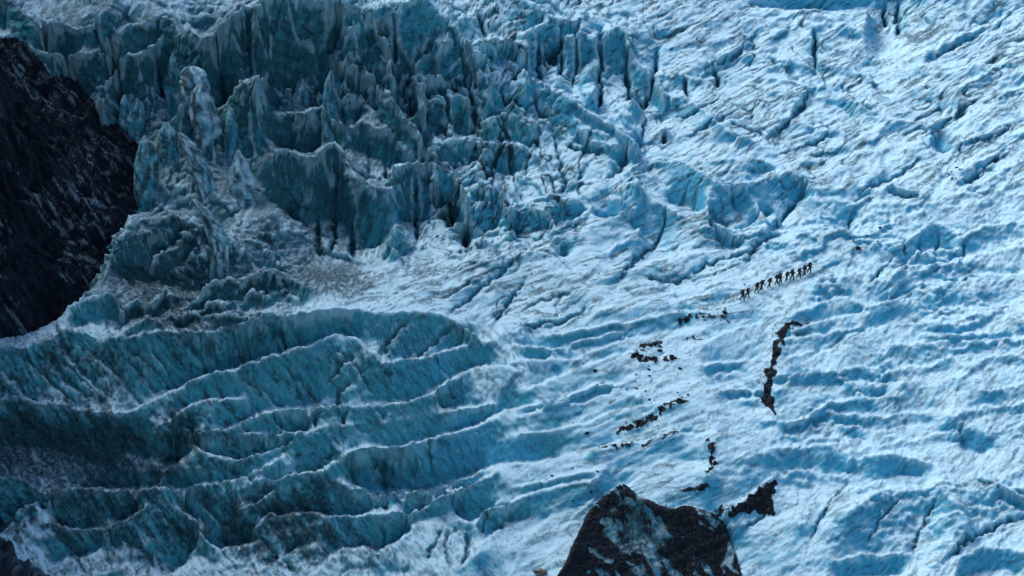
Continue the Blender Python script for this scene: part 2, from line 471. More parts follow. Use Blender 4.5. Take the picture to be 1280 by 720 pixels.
for s in ("150,425 200,468 235,486", "210,420 250,448 282,468", "330,405 352,425 378,438", "100,425 150,468 190,500", "262,470 300,498 320,512", "350,452 380,480 402,506", "300,468 330,498",
          "60,432 100,470 140,508", "20,438 60,475 100,508", "270,412 300,440 325,452", "415,428 440,452 470,500", "540,445 560,470", "250,540 270,556", "340,515 352,535", "470,510 480,524", "560,482 575,506",
          "400,575 420,560", "460,565 480,590 500,608", "520,552 540,580 555,604", "300,592 320,610 345,612", "30,602 70,640 100,660", "110,615 140,650", "140,662 180,690 200,715", "200,640 235,680 250,694",
          "640,60 600,88 560,101 520,131 490,150 470,161", "395,128 372,140 350,152", "546,48 520,70 490,100", "637,178 622,150 612,112", "546,205 572,200 602,205 640,216",
          "640,252 625,236 600,202", "470,236 500,216 520,204", "585,262 600,232 620,220", "590,130 580,90 574,60", "440,22 470,8 520,6", "330,60 345,30 352,5", "455,80 430,100 410,110",
          "500,168 490,190 484,215", "620,300 640,280 668,262", "555,345 590,330 640,318", "700,180 730,190 760,188", "745,150 730,190 720,226", "680,160 660,190 650,230", "640,140 665,150 690,150",
          "800,182 806,150 800,120", "840,150 870,138 905,120", "850,175 880,160 920,140", "780,225 815,205 840,200", "905,150 930,160 960,172", "1000,100 980,80 960,70", "1040,170 1010,180 970,195",
          "1230,120 1200,140 1170,160", "1280,150 1240,170 1205,180", "1160,75 1190,60 1230,40", "1120,320 1100,340 1085,360", "1130,300 1132,325", "1150,295 1152,322", "1172,290 1170,318", "1205,300 1206,322",
          "640,395 680,375 720,365", "480,340 520,325 545,322", "600,345 570,365 545,372", "880,340 850,352 820,355", "930,330 900,338 880,345", "1060,600 1030,640 1010,680", "1130,620 1100,650 1085,680",
          "1172,615 1150,660 1140,700", "1290,620 1250,605 1210,600", "960,640 930,660", "560,660 555,690 562,715", "610,640 600,665", "530,700 545,680 556,660"):
    crack(s, 1.15, 4.0, 1.0)
crack("1113,241 1130,242 1148,246", 1.6, 8, 1)  # far crevasse, its shadow also painted in as a dark line

# every crack lies in a crease between two facets
for pts, wd, dp, dr in CR:
    dd = (5 if wd < 1.2 else 9) * (1.0 if min(p[1] for p in pts) < 300 else .5)
    for p in densify([(x, y, 0) for x, y in pts]):
        X, S, h = hit(p[0], p[1]); CON.append((X, S, h - dd))
H = solve(CON, GX0, GS0, NX, NS, STEP)
H = H * .6 + blur(H, 1, 1) * .4
HG = H

PX, PY = to_px(XX, SS, H)

# ---- zones (0..1 weights over the slope)
def blob(x, y, rx, ry, rot=0):
    c, s = math.cos(math.radians(rot)), math.sin(math.radians(rot))
    dx = PX - x; dy = PY - y
    a = (dx * c + dy * s) / rx; b = (-dx * s + dy * c) / ry
    return np.exp(-(a * a + b * b)).astype(np.float32)
zR = sstep(820, 1000, PX + (PY - 360) * -.25) * sstep(215, 300, PY)                # lumpy lower right
zUR = sstep(760, 900, PX) * (1 - sstep(215, 300, PY))                              # streaked upper right
zB = sstep(380, 470, PX) * (1 - sstep(900, 1000, PX)) * np.where(PX > 560, sstep(235, 290, PY), sstep(312, 340, PY)) * (1 - sstep(385, 420, PY))   # bench
zUL = (1 - sstep(560, 760, PX)) * (1 - sstep(310, 350, PY))                        # broken upper left
zUM = sstep(500, 640, PX) * (1 - sstep(760, 900, PX)) * (1 - sstep(230, 300, PY))
zBL = (1 - sstep(560, 760, PX + (PY - 560) * .3)) * sstep(385, 420, PY)            # fluted lower left
zML = (1 - sstep(340, 430, PX)) * sstep(255, 300, PY) * (1 - sstep(390, 420, PY))                            # broken strip above the long ridge
zBM = np.clip(sstep(385, 420, PY) - zBL - zR, 0, 1)

# ---- relief noise
wx = fbm(XX / 60, SS / 60, 3, 101) * 18; wy = fbm(XX / 60, SS / 60, 3, 202) * 18
def rot(a, sx, sy, wv=1.0):
    a = math.radians(a); c, s = math.cos(a), math.sin(a)
    u = (XX + wx * wv) * c + (SS + wy * wv) * s; v = -(XX + wx * wv) * s + (SS + wy * wv) * c
    return u / sx, v / sy
N = np.zeros_like(H)
N += fbm(XX / 70, SS / 70, 3, 1) * 5
zbrk = np.clip(.35 + 1.1 * blob(200, 190, 130, 120) + .5 * blob(420, 130, 60, 70), 0, 1.1)
zS = np.clip(zUL + zUM * .5, 0, 1)
f1, f2, pl = worley(*rot(-38, 78, 46, 1.0), seed=7)
N += zS * (pl * 8 - 3 * np.exp(-((f2 - f1) / .05) ** 2))
f1, f2, pl = worley(*rot(20, 30, 19, .8), seed=17)
N += (zUL * zbrk * .4 + zUM * .3) * (pl * 9 - 2.5 * np.exp(-((f2 - f1) / .08) ** 2))
def streak(a, L, W, wv, seed):
    """layers and scratches running along one direction: broad, medium and hair-fine"""
    u, v = rot(a, L, W, wv)
    return fbm(u, v, 4, seed, .62)
st_ur = streak(38, 60, 8, .35, 31)
st_b = streak(24, 70, 8, .35, 41)
st_bl = streak(-62, 50, 7, .3, 51)
st_r = streak(34, 44, 9, .4, 61)
N += zUR * st_ur * 1.1 + zB * st_b * 1.0 + zBL * st_bl * 1.3 + zR * st_r * .7 + zBM * st_b * 1.0 + zUM * st_ur * .9
N += zBL * (ridged(*rot(-64, 30, 7, .3), o=3, seed=54) - .4) * 1.5
b1 = ridged(*rot(32, 62, 36, .7), o=4, seed=71, gain=.42)
b2 = ridged(*rot(28, 20, 13, .5), o=4, seed=81, gain=.55)
N += zR * (-(b1) * (1.5 + 4 * blob(1180, 330, 130, 60) + 3 * blob(1080, 440, 110, 60)) - b2 * .7) + zBM * (-b2 * 1.0) + zUR * (-b1 * 2 - b2 * .5) + zB * -b1 * 2
def steps(a, gap, wig, amp, seed, sharp=.30, sc=1.0, gain=.42, oc=4):
    """broken ice steps: steep irregular fronts looking down the direction a, gentle tops behind them"""
    t = math.radians(a); c_, s_ = math.cos(t), math.sin(t)
    q = (-XX * s_ + SS * c_) / gap + fbm(XX / (gap * 1.6 * sc), SS / (gap * 1.3 * sc), oc, seed, gain) * wig
    k = np.floor(q); f = q - k
    h_ = .35 + 1.3 * vnoise(XX / (gap * 2.2), SS / (gap * 2.2), seed + 3)
    r = np.clip(f / sharp, 0, 1)
    return (r - f) * amp * h_
N += zR * steps(20, 46, 1.2, 5, 301, .36, 1.0, .6, 5) * (.4 + 1.2 * sstep(.4, .65, vnoise(XX / 90, SS / 90, 321))) + zR * steps(30, 17, 1.0, 1.6, 302, .4, 1.0, .6) * sstep(.35, .7, vnoise(XX / 50, SS / 50, 322))
N += zUR * (steps(32, 62, 1.0, 5.5, 303, .36, 1.0, .55, 5) + steps(38, 20, .9, 1.8, 304, .4, 1.0, .55) * sstep(.3, .7, vnoise(XX / 60, SS / 60, 324)))
N += zUM * (steps(-30, 76, 1.2, 4, 305, .5) + steps(40, 34, 1.0, 1.5, 306))
N += zUL * (steps(-25, 90, 1.2, 7, 307, .55) + steps(30, 40, 1.0, 6, 308, .5) * zbrk)
N += zBM * (steps(14, 26, .8, 2.2, 309, .45, 1.2, .55)) + zB * steps(16, 26, .8, 2.6, 310)
N += zBL * steps(10, 40, 1.0, 3.0, 311, .4) + zML * steps(-30, 34, 1.1, 3, 312, .4)
fr = vnoise(*rot(36, 46, 15, .6), 881) - .5
frac = np.exp(-(fr / .026) ** 2) * sstep(.36, .56, vnoise(XX / 60, SS / 60, 883)) * (zUR + zB * .7 + zUM + zUL * .7)
fr2 = vnoise(*rot(-72, 60, 22, .6), 885) - .5
frac = np.maximum(frac, np.exp(-(fr2 / .024) ** 2) * sstep(.40, .60, vnoise(XX / 70, SS / 70, 887)) * (zUM + zUL * .8 + zBL * .6))
N -= frac * 3.0
N += ridged(XX / 16, SS / 16, 4, 91) * (.8 * zBL + .3 * zUL * zbrk)
f1, f2, pl = worley(*rot(35, 22, 12, .8), seed=27)
N += zML * sstep(190, 330, PX) * (pl * 4 - 1.5 * np.exp(-((f2 - f1) / .1) ** 2)) + zML * st_bl * 2 + zML * fbm(XX / 8, SS / 8, 3, 96)
N += fbm(XX / 5, SS / 5, 3, 95, .65) * (.36 + .1 * zUL + .3 * zBL)
H = H + N

PATH = P("895,392 928,376 951,364 971,356 991,351 1012,341 1040,325 1075,308")
Hs = blur(H, 7, 2)
tx = np.interp(PX, [p[0] for p in PATH], [p[1] for p in PATH])
tw = np.exp(-((PY - tx) / 9) ** 2) * sstep(880, 905, PX) * (1 - sstep(1040, 1075, PX))
H = H * (1 - .85 * tw) + Hs * .85 * tw

def pdist(pts, pad):
    pts = np.array(pts)
    i0 = max(0, int((pts[:, 0].min() - pad - GX0) / STEP)); i1 = min(NX, int((pts[:, 0].max() + pad - GX0) / STEP) + 2)
    j0 = max(0, int((pts[:, 1].min() - pad - GS0) / STEP)); j1 = min(NS, int((pts[:, 1].max() + pad - GS0) / STEP) + 2)
    x = XX[j0:j1, i0:i1]; s = SS[j0:j1, i0:i1]
    wob = fbm(x / 9, s / 9, 3, 333) * 3.0; wob2 = fbm(x / 9, s / 9, 3, 444) * 3.0
    x = x + wob; s = s + wob2
    D = np.full(x.shape, 1e9, np.float32); T = np.zeros_like(D)
    n = len(pts) - 1
    for k in range(n):
        a = pts[k]; b = pts[k + 1]; e = b - a
        t = np.clip(((x - a[0]) * e[0] + (s - a[1]) * e[1]) / (e @ e + 1e-9), 0, 1)
        d = np.hypot(x - a[0] - t * e[0], s - a[1] - t * e[1])
        m = d < D
        T = np.where(m, (k + t) / n, T); D = np.where(m, d, D)
    return (slice(j0, j1), slice(i0, i1)), D, T
dirt_shade = np.zeros_like(H); debris = np.zeros_like(H)
H0 = H.copy()
for pts, wd, dp, dr in CR:
    q = [hit(x, y, H0)[:2] for x, y in pts]
    sl, D, T = pdist(q, wd * 5)
    tp = np.clip(np.minimum(T, 1 - T) * 6, 0.15, 1)
    g = np.exp(-(D / (wd * (.5 + .7 * tp))) ** 2) * tp
    H[sl] -= g * dp
    dirt_shade[sl] = np.maximum(dirt_shade[sl], np.exp(-(D / (wd * 1.3)) ** 2) * tp * dr)

# ---- debris (rock rubble lying on the ice)
def inpoly(poly, x, y):
    c = np.zeros(x.shape, bool); n = len(poly)
    for i in range(n):
        x1, y1 = poly[i]; x2, y2 = poly[i - 1]
        m = (y1 > y) != (y2 > y)
        c ^= m & (x < (x2 - x1) * (y - y1) / ((y2 - y1) if y2 != y1 else 1e-9) + x1)
    return c
HG = H
PX, PY = to_px(XX, SS, H)
jx = PX + fbm(XX / 7, SS / 7, 4, 501) * 6; jy = PY + fbm(XX / 7, SS / 7, 4, 502) * 5
for poly, amt in ((P("978,408 988,404 990,411 983,416 976,440 969,470 965,490 967,508 971,521 967,524 961,513 954,505 952,480 960,458 967,430 971,414"), 1),
                  (P("905,642 930,625 950,608 973,590 968,625 970,646 950,644 930,640 912,652"), 1),
                  (P("846,612 870,603 888,600 892,610 878,614 850,618"), .75),
                  (P("888,640 900,628 908,634 902,645"), .9)):
    m = inpoly(poly, jx, jy).astype(np.float32)
    debris = np.maximum(debris, sstep(.5, .95, blur(m, 2, 1)) * amt)
for s, wd, amt in (("790,446 802,450 812,452", 5, .9), ("808,448 825,452 845,446", 4, .7), ("800,436 815,430 825,428", 4, .7), ("850,423 865,421 878,424", 2.5, .6),
                   ("770,538 795,532 812,524 830,510 855,500", 5, .85), ("745,560 770,557 790,553", 4, .7), ("800,556 825,548 845,540", 3, .6),
                   ("884,548 889,562 890,578 888,592", 3.5, .8), ("852,400 866,394", 4, .8), ("868,396 885,394 905,396 908,402", 3, .6), ("905,386 908,392", 3, .6), ("982,409 995,405 1009,405", 3.2, 1), ("990,411 996,415", 2.5, .8), ("1113,241 1130,242.5 1148,246", 1.1, .8), ("878,640 900,643 918,638", 3.5, .9)):  # far upper-right stroke paints the crevasse's shadow; the others are rubble
    q = [hit(x, y)[:2] for x, y in P(s)]
    sl, D, T = pdist(q, wd * 3)
    nn = vnoise(XX[sl] / 4, SS[sl] / 4, 611)
    debris[sl] = np.maximum(debris[sl], (np.exp(-(D / wd) ** 2) * 1.6 * nn * 1.4 > .70) * amt)
MOUND = P("690,730 706,705 722,668 735,640 758,618 779,601 798,620 825,632 843,637 855,632 875,635 896,644 908,662 919,690 932,735 800,760")
mound = inpoly(MOUND, PX, PY) & (SS < hit(778, 608)[1] + 2)
md = blur(mound.astype(np.float32), 4, 1)
BB = SS * .67 + H * .74
mst = fbm((XX * .66 - BB * .75 + wx) / 26, (XX * .75 + BB * .66 + wy) / 8, 4, 701, .6)
edge = np.minimum(1, np.maximum(0, 1 - np.abs(PX - np.interp(PY, [606, 640, 680, 720], [774, 745, 722, 705])) / 45)) * (PX < 800)
band = np.exp(-((PX - np.interp(PY, [620, 650, 690, 720], [820, 860, 895, 915])) / 26) ** 2)
mv = .62 + .75 * edge + .75 * band + mst * .8 + fbm(XX / 16, BB / 16, 4, 705) * .6 - .55 * blob(795, 640, 18, 26) - .25 * blob(800, 690, 60, 40)
debris = np.maximum(debris, sstep(.45, .62, mv) * (md > .5))
dirt_shade[mound] = 0
H += debris * (.5 + fbm(XX / 3, SS / 3, 3, 801) * 1.6)

# ---- re-space the rows of every column by the length of the surface, so that steep faces get as many faces as flat ice
HG = H
Hb = blur(H, 1, 1)
gy_, gx_ = np.gradient(Hb, STEP)
rel = (H - blur(H, 2, 2))
dl = np.sqrt(1 + (np.abs(np.diff(blur(H, 1, 1), axis=0)) / STEP) ** 2 * 1.4)
dl = blur(np.minimum(dl, 7), 5, 2)
cx_ = np.pad(dl, ((0, 0), (40, 40)), mode='edge')
for _ in range(2):
    cs_ = np.cumsum(np.pad(cx_, ((0, 0), (1, 0))), 1)
    cx_ = np.pad((cs_[:, 21:] - cs_[:, :-21]) / 21, ((0, 0), (10, 10)), mode='edge')
dl = cx_[:, 40:-40]
cum = np.concatenate([np.zeros((1, NX)), np.cumsum(dl, 0)], 0)
cum = cum / cum[-1:]
tgt = np.linspace(0, 1, NS)
row = np.empty((NS, NX)); ar = np.arange(NS)
for i_ in range(NX): row[:, i_] = np.interp(tgt, cum[:, i_], ar)
r0 = np.minimum(row.astype(int), NS - 2); rt = (row - r0).astype(np.float32); ci = np.arange(NX)[None, :]
def rs(A): return (A[r0, ci] * (1 - rt) + A[r0 + 1, ci] * rt).astype(np.float32)
mound = rs(mound.astype(np.float32)) > .5
XX, SS, H, PX, PY, wx, wy, dirt_shade, debris, frac, md, mst, tw, jx, jy, gx_, gy_, rel = map(rs, (XX, SS, H, PX, PY, wx, wy, dirt_shade, debris, frac * np.ones_like(H), md, mst, tw, jx, jy, gx_, gy_, rel))
zR, zUR, zB, zUL, zUM, zBL, zML, zBM, zbrk = map(rs, (zR, zUR, zB, zUL, zUM, zBL, zML, zBM, zbrk))

# ---- dirt film with some painted shade, and bare blue ice
BB = SS * .67 + H * .74                                       # straight up in space: keeps the grain even on steep faces
def grain(a, L, W, seed, gain=.6, o=4):
    t = math.radians(a); c, s_ = math.cos(t), math.sin(t)
    p = XX + wx * .25 + fbm(XX / 25, BB / 25, 2, seed + 90) * 3; q = BB + wy * .25 + fbm(XX / 25, BB / 25, 2, seed + 91) * 3
    return fbm((p * c + q * s_) / L, (-p * s_ + q * c) / W, o, seed, gain)
spk = fbm(XX / 3.6, BB / 3.6, 3, 901, .75)
st_ur = grain(33, 44, 6, 31); st_b = grain(20, 48, 6, 41); st_bl = grain(-52, 34, 6, 51); st_r = grain(35, 36, 7, 61)
zd = (.6 * blob(390, 90, 160, 120) + .75 * blob(430, 250, 140, 90) + .8 * blob(215, 338, 130, 62) + .4 * blob(430, 345, 90, 20) + .9 * blob(105, 120, 50, 60) + .6 * blob(178, 190, 34, 110) + .75 * blob(250, 150, 110, 130) + .5 * blob(560, 120, 110, 110) + 1.1 * blob(70, 560, 170, 42)  # includes shade painted beside the rock foot and in the lower-left hollow
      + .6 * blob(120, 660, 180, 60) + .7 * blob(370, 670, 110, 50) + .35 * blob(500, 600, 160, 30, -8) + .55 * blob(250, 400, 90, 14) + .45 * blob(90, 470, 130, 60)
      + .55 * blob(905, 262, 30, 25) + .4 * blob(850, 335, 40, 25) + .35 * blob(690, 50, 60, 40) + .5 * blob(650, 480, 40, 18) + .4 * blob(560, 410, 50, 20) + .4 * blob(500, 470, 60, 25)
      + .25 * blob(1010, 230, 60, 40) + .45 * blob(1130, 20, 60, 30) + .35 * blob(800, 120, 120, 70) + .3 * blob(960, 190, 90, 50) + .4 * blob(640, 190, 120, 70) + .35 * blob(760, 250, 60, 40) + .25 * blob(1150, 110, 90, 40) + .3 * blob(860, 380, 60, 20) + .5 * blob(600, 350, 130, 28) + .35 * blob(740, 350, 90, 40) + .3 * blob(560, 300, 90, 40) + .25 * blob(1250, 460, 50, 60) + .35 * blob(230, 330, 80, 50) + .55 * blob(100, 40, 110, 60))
hair = (zUR + zUM * .6) * grain(32, 22, 2.2, 34) + (zB + zBM * .7) * grain(18, 24, 2.2, 44) + zBL * grain(-52, 16, 2.4, 54) + zR * grain(38, 14, 2.2, 64) + zUL * grain(72, 14, 2.6, 74)
zst = zUR * st_ur + zB * st_b + zBL * st_bl + zR * st_r * .6 + (zUL + zUM) * grain(66, 22, 6, 911) + zBM * st_b
big = fbm(XX / 40, BB / 40, 3, 921)
zd = zd + .58 * (1 - sstep(300, 680, PX)) + zBL * spk * .12  # left margin: dirtier ice, darkened further to stand in for shade
dirt_shade = np.maximum(dirt_shade, frac * .95)
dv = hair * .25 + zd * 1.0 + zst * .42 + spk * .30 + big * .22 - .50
dirt_shade = np.maximum(dirt_shade * (.6 + .6 * vnoise(XX / 5, SS / 5, 55)), sstep(0, .95, dv) * (.92 - .22 * zUL))
fine = sstep(.08, .75, hair * 1.15 + zst * .5 + spk * .35 - .02) * (.50 + .24 * zB + .24 * zUR + .3 * zUM + .15 * zUL + .1 * zBM)      # thin silt along the layers everywhere
hollow = inpoly(P('-60,520 40,520 150,528 205,545 245,575 250,598 190,610 110,608 60,600 0,592 -60,596'), jx, jy)
dirt_shade = np.clip(np.maximum(np.maximum(dirt_shade, fine), blur(hollow.astype(np.float32), 6, 2) * (.85 + .3 * spk + .3 * st_bl)), 0, 1)  # deep shade of the lower-left hollow painted in with the dirt tone

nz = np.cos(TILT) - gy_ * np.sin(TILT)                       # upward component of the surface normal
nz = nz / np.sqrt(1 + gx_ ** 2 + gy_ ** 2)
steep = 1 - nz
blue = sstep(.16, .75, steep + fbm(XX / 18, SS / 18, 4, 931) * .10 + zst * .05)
crust = sstep(.35, 1.5, rel + spk * .25)                                  # weathered white rim along the crests
blue = np.clip(blue * (1 - (.55 - .3 * zBL) * crust), 0, 1)
dirt_shade = dirt_shade * (1 - (.5 - .38 * zBL) * crust * (1 - np.minimum(1, frac)))
dirt_shade = np.where(mound, np.clip(.90 + .45 * mst + .2 * spk, 0, .98) * sstep(.1, .6, md) + dirt_shade * .3, dirt_shade)

# ------------------------------------------------------------------ mesh building
def objlink(name, me, mat=None, parent=None):
    o = bpy.data.objects.new(name, me)
    col.objects.link(o)
    if mat: me.materials.append(mat)
    if parent: o.parent = parent
    return o

def mesh_np(name, V, F, smooth=True):
    me = bpy.data.meshes.new(name)
    V = np.asarray(V, np.float32); F = np.asarray(F, np.int32)
    me.vertices.add(len(V)); me.vertices.foreach_set('co', V.ravel())
    k = F.shape[1]
    me.loops.add(F.size); me.loops.foreach_set('vertex_index', F.ravel())
    me.polygons.add(len(F)); me.polygons.foreach_set('loop_start', np.arange(0, F.size, k, dtype=np.int32))
    me.polygons.foreach_set('use_smooth', np.full(len(F), smooth))
    me.update(calc_edges=True)
    return me

def attr(me, name, a):
    at_ = me.attributes.new(name, 'FLOAT', 'POINT'); at_.data.foreach_set('value', np.asarray(a, np.float32).ravel())

def wpos(X, S, h):
    return np.stack([X * U, (S * ES[1] + h * EN[1]) * U, (S * ES[2] + h * EN[2]) * U], -1)

# ------------------------------------------------------------------ materials
def nodes(name):
    m = bpy.data.materials.new(name); m.use_nodes = True
    n = m.node_tree.nodes; l = m.node_tree.links
    return m, n, l, n['Principled BSDF']
def mixc(n, l, fac, a, b):
    x = n.new('ShaderNodeMix'); x.data_type = 'RGBA'
    for sock, v in ((x.inputs[0], fac), (x.inputs[6], a), (x.inputs[7], b)):
        if hasattr(v, 'is_linked'): l.new(v, sock)
        elif isinstance(v, (int, float)): sock.default_value = v
        else: sock.default_value = (*v, 1)
    return x.outputs[2]
def math_(n, l, op, a, b=0.0, clamp=False):
    x = n.new('ShaderNodeMath'); x.operation = op; x.use_clamp = clamp
    for sock, v in ((x.inputs[0], a), (x.inputs[1], b)):
        if hasattr(v, 'is_linked'): l.new(v, sock)
        else: sock.default_value = v
    return x.outputs[0]
def noise_(n, l, scale, detail=4, rough=.6, vec=None):
    t = n.new('ShaderNodeTexNoise'); t.inputs['Scale'].default_value = scale; t.inputs['Detail'].default_value = detail; t.inputs['Roughness'].default_value = rough
    if vec is None:
        g = n.new('ShaderNodeTexCoord'); vec = g.outputs['Object']
    l.new(vec, t.inputs['Vector'])
    return t.outputs[0]
def att(n, name):
    a = n.new('ShaderNodeAttribute'); a.attribute_name = name
    return a.outputs['Fac']

CRUST, BLUE, OLD_BLUE, DIRT_SHADE, RUBBLE = (.53, .78, .89), (.045, .40, .62), (.03, .31, .39), (.016, .052, .070), (.010, .016, .024)  # the dirt tone doubles as the colour of painted shade
def ice_material():
    m, n, l, p = nodes('glacier_ice')
    nf = noise_(n, l, 1.8, 7, .76)
    nm = noise_(n, l, .35, 4, .6)
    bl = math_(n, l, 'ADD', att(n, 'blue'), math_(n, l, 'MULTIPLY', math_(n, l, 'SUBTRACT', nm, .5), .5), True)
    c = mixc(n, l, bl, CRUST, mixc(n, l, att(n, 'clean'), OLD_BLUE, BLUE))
    c = mixc(n, l, math_(n, l, 'MULTIPLY', math_(n, l, 'SUBTRACT', nf, .46, True), 1.6, True), c, (.26, .52, .68))
    c = mixc(n, l, math_(n, l, 'MULTIPLY', math_(n, l, 'SUBTRACT', noise_(n, l, 2.6, 3, .7), .60, True), 4.0, True), c, (.24, .38, .50))
    d = math_(n, l, 'MULTIPLY', att(n, 'dirt_shade'), math_(n, l, 'ADD', math_(n, l, 'MULTIPLY', nf, 1.5), .25), True)
    c = mixc(n, l, d, c, DIRT_SHADE)
    mr = n.new('ShaderNodeMapRange'); mr.interpolation_type = 'SMOOTHSTEP'
    mr.inputs['From Min'].default_value = .34; mr.inputs['From Max'].default_value = .62
    l.new(math_(n, l, 'ADD', att(n, 'debris'), math_(n, l, 'MULTIPLY', math_(n, l, 'SUBTRACT', noise_(n, l, 3.0, 5, .8), .5), 1.0)), mr.inputs['Value'])
    db = mr.outputs['Result']
    c = mixc(n, l, db, c, RUBBLE)
    l.new(c, p.inputs['Base Color'])
    l.new(mixc(n, l, d, (.42, .42, .42), (.75, .75, .75)), p.inputs['Roughness'])
    p.inputs['IOR'].default_value = 1.31
    b = n.new('ShaderNodeBump'); b.inputs['Strength'].default_value = 1.0; b.inputs['Distance'].default_value = .32
    l.new(math_(n, l, 'ADD', nf, math_(n, l, 'MULTIPLY', noise_(n, l, 4.5, 3, .6), .4)), b.inputs['Height'])
    l.new(b.outputs[0], p.inputs['Normal'])
    return m
ICE = ice_material()

def rock_material(name, a, b, rough=.55, scale=(.5, .5, .5)):
    m, n, l, p = nodes(name)
    nf = noise_(n, l, 1.2, 8, .7)
    l.new(mixc(n, l, nf, a, b), p.inputs['Base Color'])
    p.inputs['Roughness'].default_value = rough; p.inputs['Specular IOR Level'].default_value = .15
    bp = n.new('ShaderNodeBump'); bp.inputs['Strength'].default_value = .8; bp.inputs['Distance'].default_value = .3
    l.new(noise_(n, l, 2.5, 6, .7), bp.inputs['Height']); l.new(bp.outputs[0], p.inputs['Normal'])
    return m
STONE = rock_material('dark_stone', (.003, .009, .015), (.011, .021, .032))
RED_STONE = rock_material('reddish_stone', (.025, .010, .011), (.055, .022, .022))
BROWN_STONE = rock_material('brown_stone', (.10, .075, .06), (.22, .17, .14))
def wall_material():
    m, n, l, p = nodes('wet_schist')
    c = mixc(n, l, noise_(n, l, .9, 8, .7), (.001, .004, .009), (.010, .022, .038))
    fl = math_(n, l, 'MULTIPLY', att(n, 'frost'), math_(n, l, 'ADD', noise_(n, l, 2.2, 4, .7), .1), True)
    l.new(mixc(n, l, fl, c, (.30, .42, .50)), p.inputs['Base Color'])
    p.inputs['Roughness'].default_value = .42; p.inputs['Specular IOR Level'].default_value = .18
    bp = n.new('ShaderNodeBump'); bp.inputs['Strength'].default_value = .9; bp.inputs['Distance'].default_value = .4
    l.new(noise_(n, l, 1.8, 7, .75), bp.inputs['Height']); l.new(bp.outputs[0], p.inputs['Normal'])
    return m
WALLROCK = wall_material()

# ------------------------------------------------------------------ the glacier (with a coarse run-out beyond the frame)
idx = np.arange(NX * NS).reshape(NS, NX)
F = np.stack([idx[:-1, :-1], idx[:-1, 1:], idx[1:, 1:], idx[1:, :-1]], -1).reshape(-1, 4)
g_s, g_x = gy_, gx_
nl_ = np.sqrt(1 + g_s ** 2 + g_x ** 2)
ca_, sa_ = 1 / nl_, 0
f1, f2, chip = worley((XX + BB * .4 + wx * .3) / 15, (BB + wy * .3) / 11, seed=37)
f3, f4, chip2 = worley((XX - BB * .5 + wx * .3) / 7, (BB + wy * .3) / 6, seed=47)
flute = grain(-54, 26, 5, 57)
face = sstep(.15, .6, steep)
DN = (zBL * (flute * 1.7 + (chip * 2.0 + chip2 * 1.0) * face) + zUL * ((chip * 3.2 + chip2 * 1.3) * (.4 + .6 * face) + grain(76, 26, 6, 77) * 1.3)
      + zUM * (chip * 1.6 + chip2 * .8 + grain(60, 24, 6, 78) * .8) + zR * (chip2 * .9 + spk * .4) + zUR * (chip2 * .8 + grain(34, 24, 4, 79) * .6) + zML * (flute * 1.6 + chip * 3.2 + chip2 * 1.6)
      + (zB + zBM) * (grain(20, 26, 4, 80) * .5 + chip2 * .5) + spk * .25) * (1 - .7 * tw)
Xd = XX - g_x / nl_ * DN; Sd = SS - g_s / nl_ * DN; Hd = H + DN / nl_
V = wpos(Xd, Sd, Hd).reshape(-1, 3)
fm = (mound[:-1, :-1] & mound[1:, 1:]).ravel()
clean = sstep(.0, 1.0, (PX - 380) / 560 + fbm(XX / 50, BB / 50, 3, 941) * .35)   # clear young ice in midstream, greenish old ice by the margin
attrs = {'clean': clean.ravel(), 'dirt_shade': dirt_shade.ravel(), 'blue': blue.ravel(), 'debris': debris.ravel()}
def submesh(name, F, mat):
    used = np.unique(F); mp = np.full(len(V), -1, np.int32); mp[used] = np.arange(len(used))
    me = mesh_np(name, V[used], mp[F])
    for k, a in attrs.items(): attr(me, k, a[used])
    return objlink(name, me, mat)
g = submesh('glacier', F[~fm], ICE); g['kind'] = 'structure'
o = submesh('debris_mound', F[fm], ICE)
o['label'] = 'peaked ice mound streaked with black rubble at the bottom of the picture'; o['category'] = 'mound'

# run-out: a ring of coarse ice around the detailed part
def run_out():
    ext = 60 * (1.35 ** np.arange(14) - 1) / .35 * .35
    ax = np.concatenate([GX0 - ext[::-1], np.linspace(GX0, GX1, 60)[1:-1], GX1 + ext])
    as_ = np.concatenate([GS0 - ext[::-1][4:], np.linspace(GS0, GS1, 50)[1:-1], GS1 + ext])
    A, B = np.meshgrid(ax, as_)
    ca = np.clip(A, GX0, GX1); cb = np.clip(B, GS0, GS1)
    out = np.hypot(A - ca, B - cb)
    h = bil(blur(HG, 12, 2), ca, cb) * np.exp(-out / 150) + fbm(A / 90, B / 90, 4, 77) * 30 * sstep(0, 200, out) - 20 * (1 - np.exp(-out / 150))
    h = np.where(out <= 0, h - 25, h - 1)
    i = np.arange(A.size).reshape(A.shape)
    Fq = np.stack([i[:-1, :-1], i[:-1, 1:], i[1:, 1:], i[1:, :-1]], -1).reshape(-1, 4)
    inner = ((A > GX0 + 40) & (A < GX1 - 40) & (B > GS0 + 40) & (B < GS1 - 40)).ravel()
    Fq = Fq[~inner[Fq].all(1)]
    me = mesh_np('glacier_far', wpos(A, B, h).reshape(-1, 3), Fq)
    for k, v in (('dirt_shade', .2), ('blue', .25), ('debris', 0), ('clean', .5)): attr(me, k, np.full(A.size, v))
    o = objlink('glacier_far', me, ICE); o['kind'] = 'structure'
run_out()

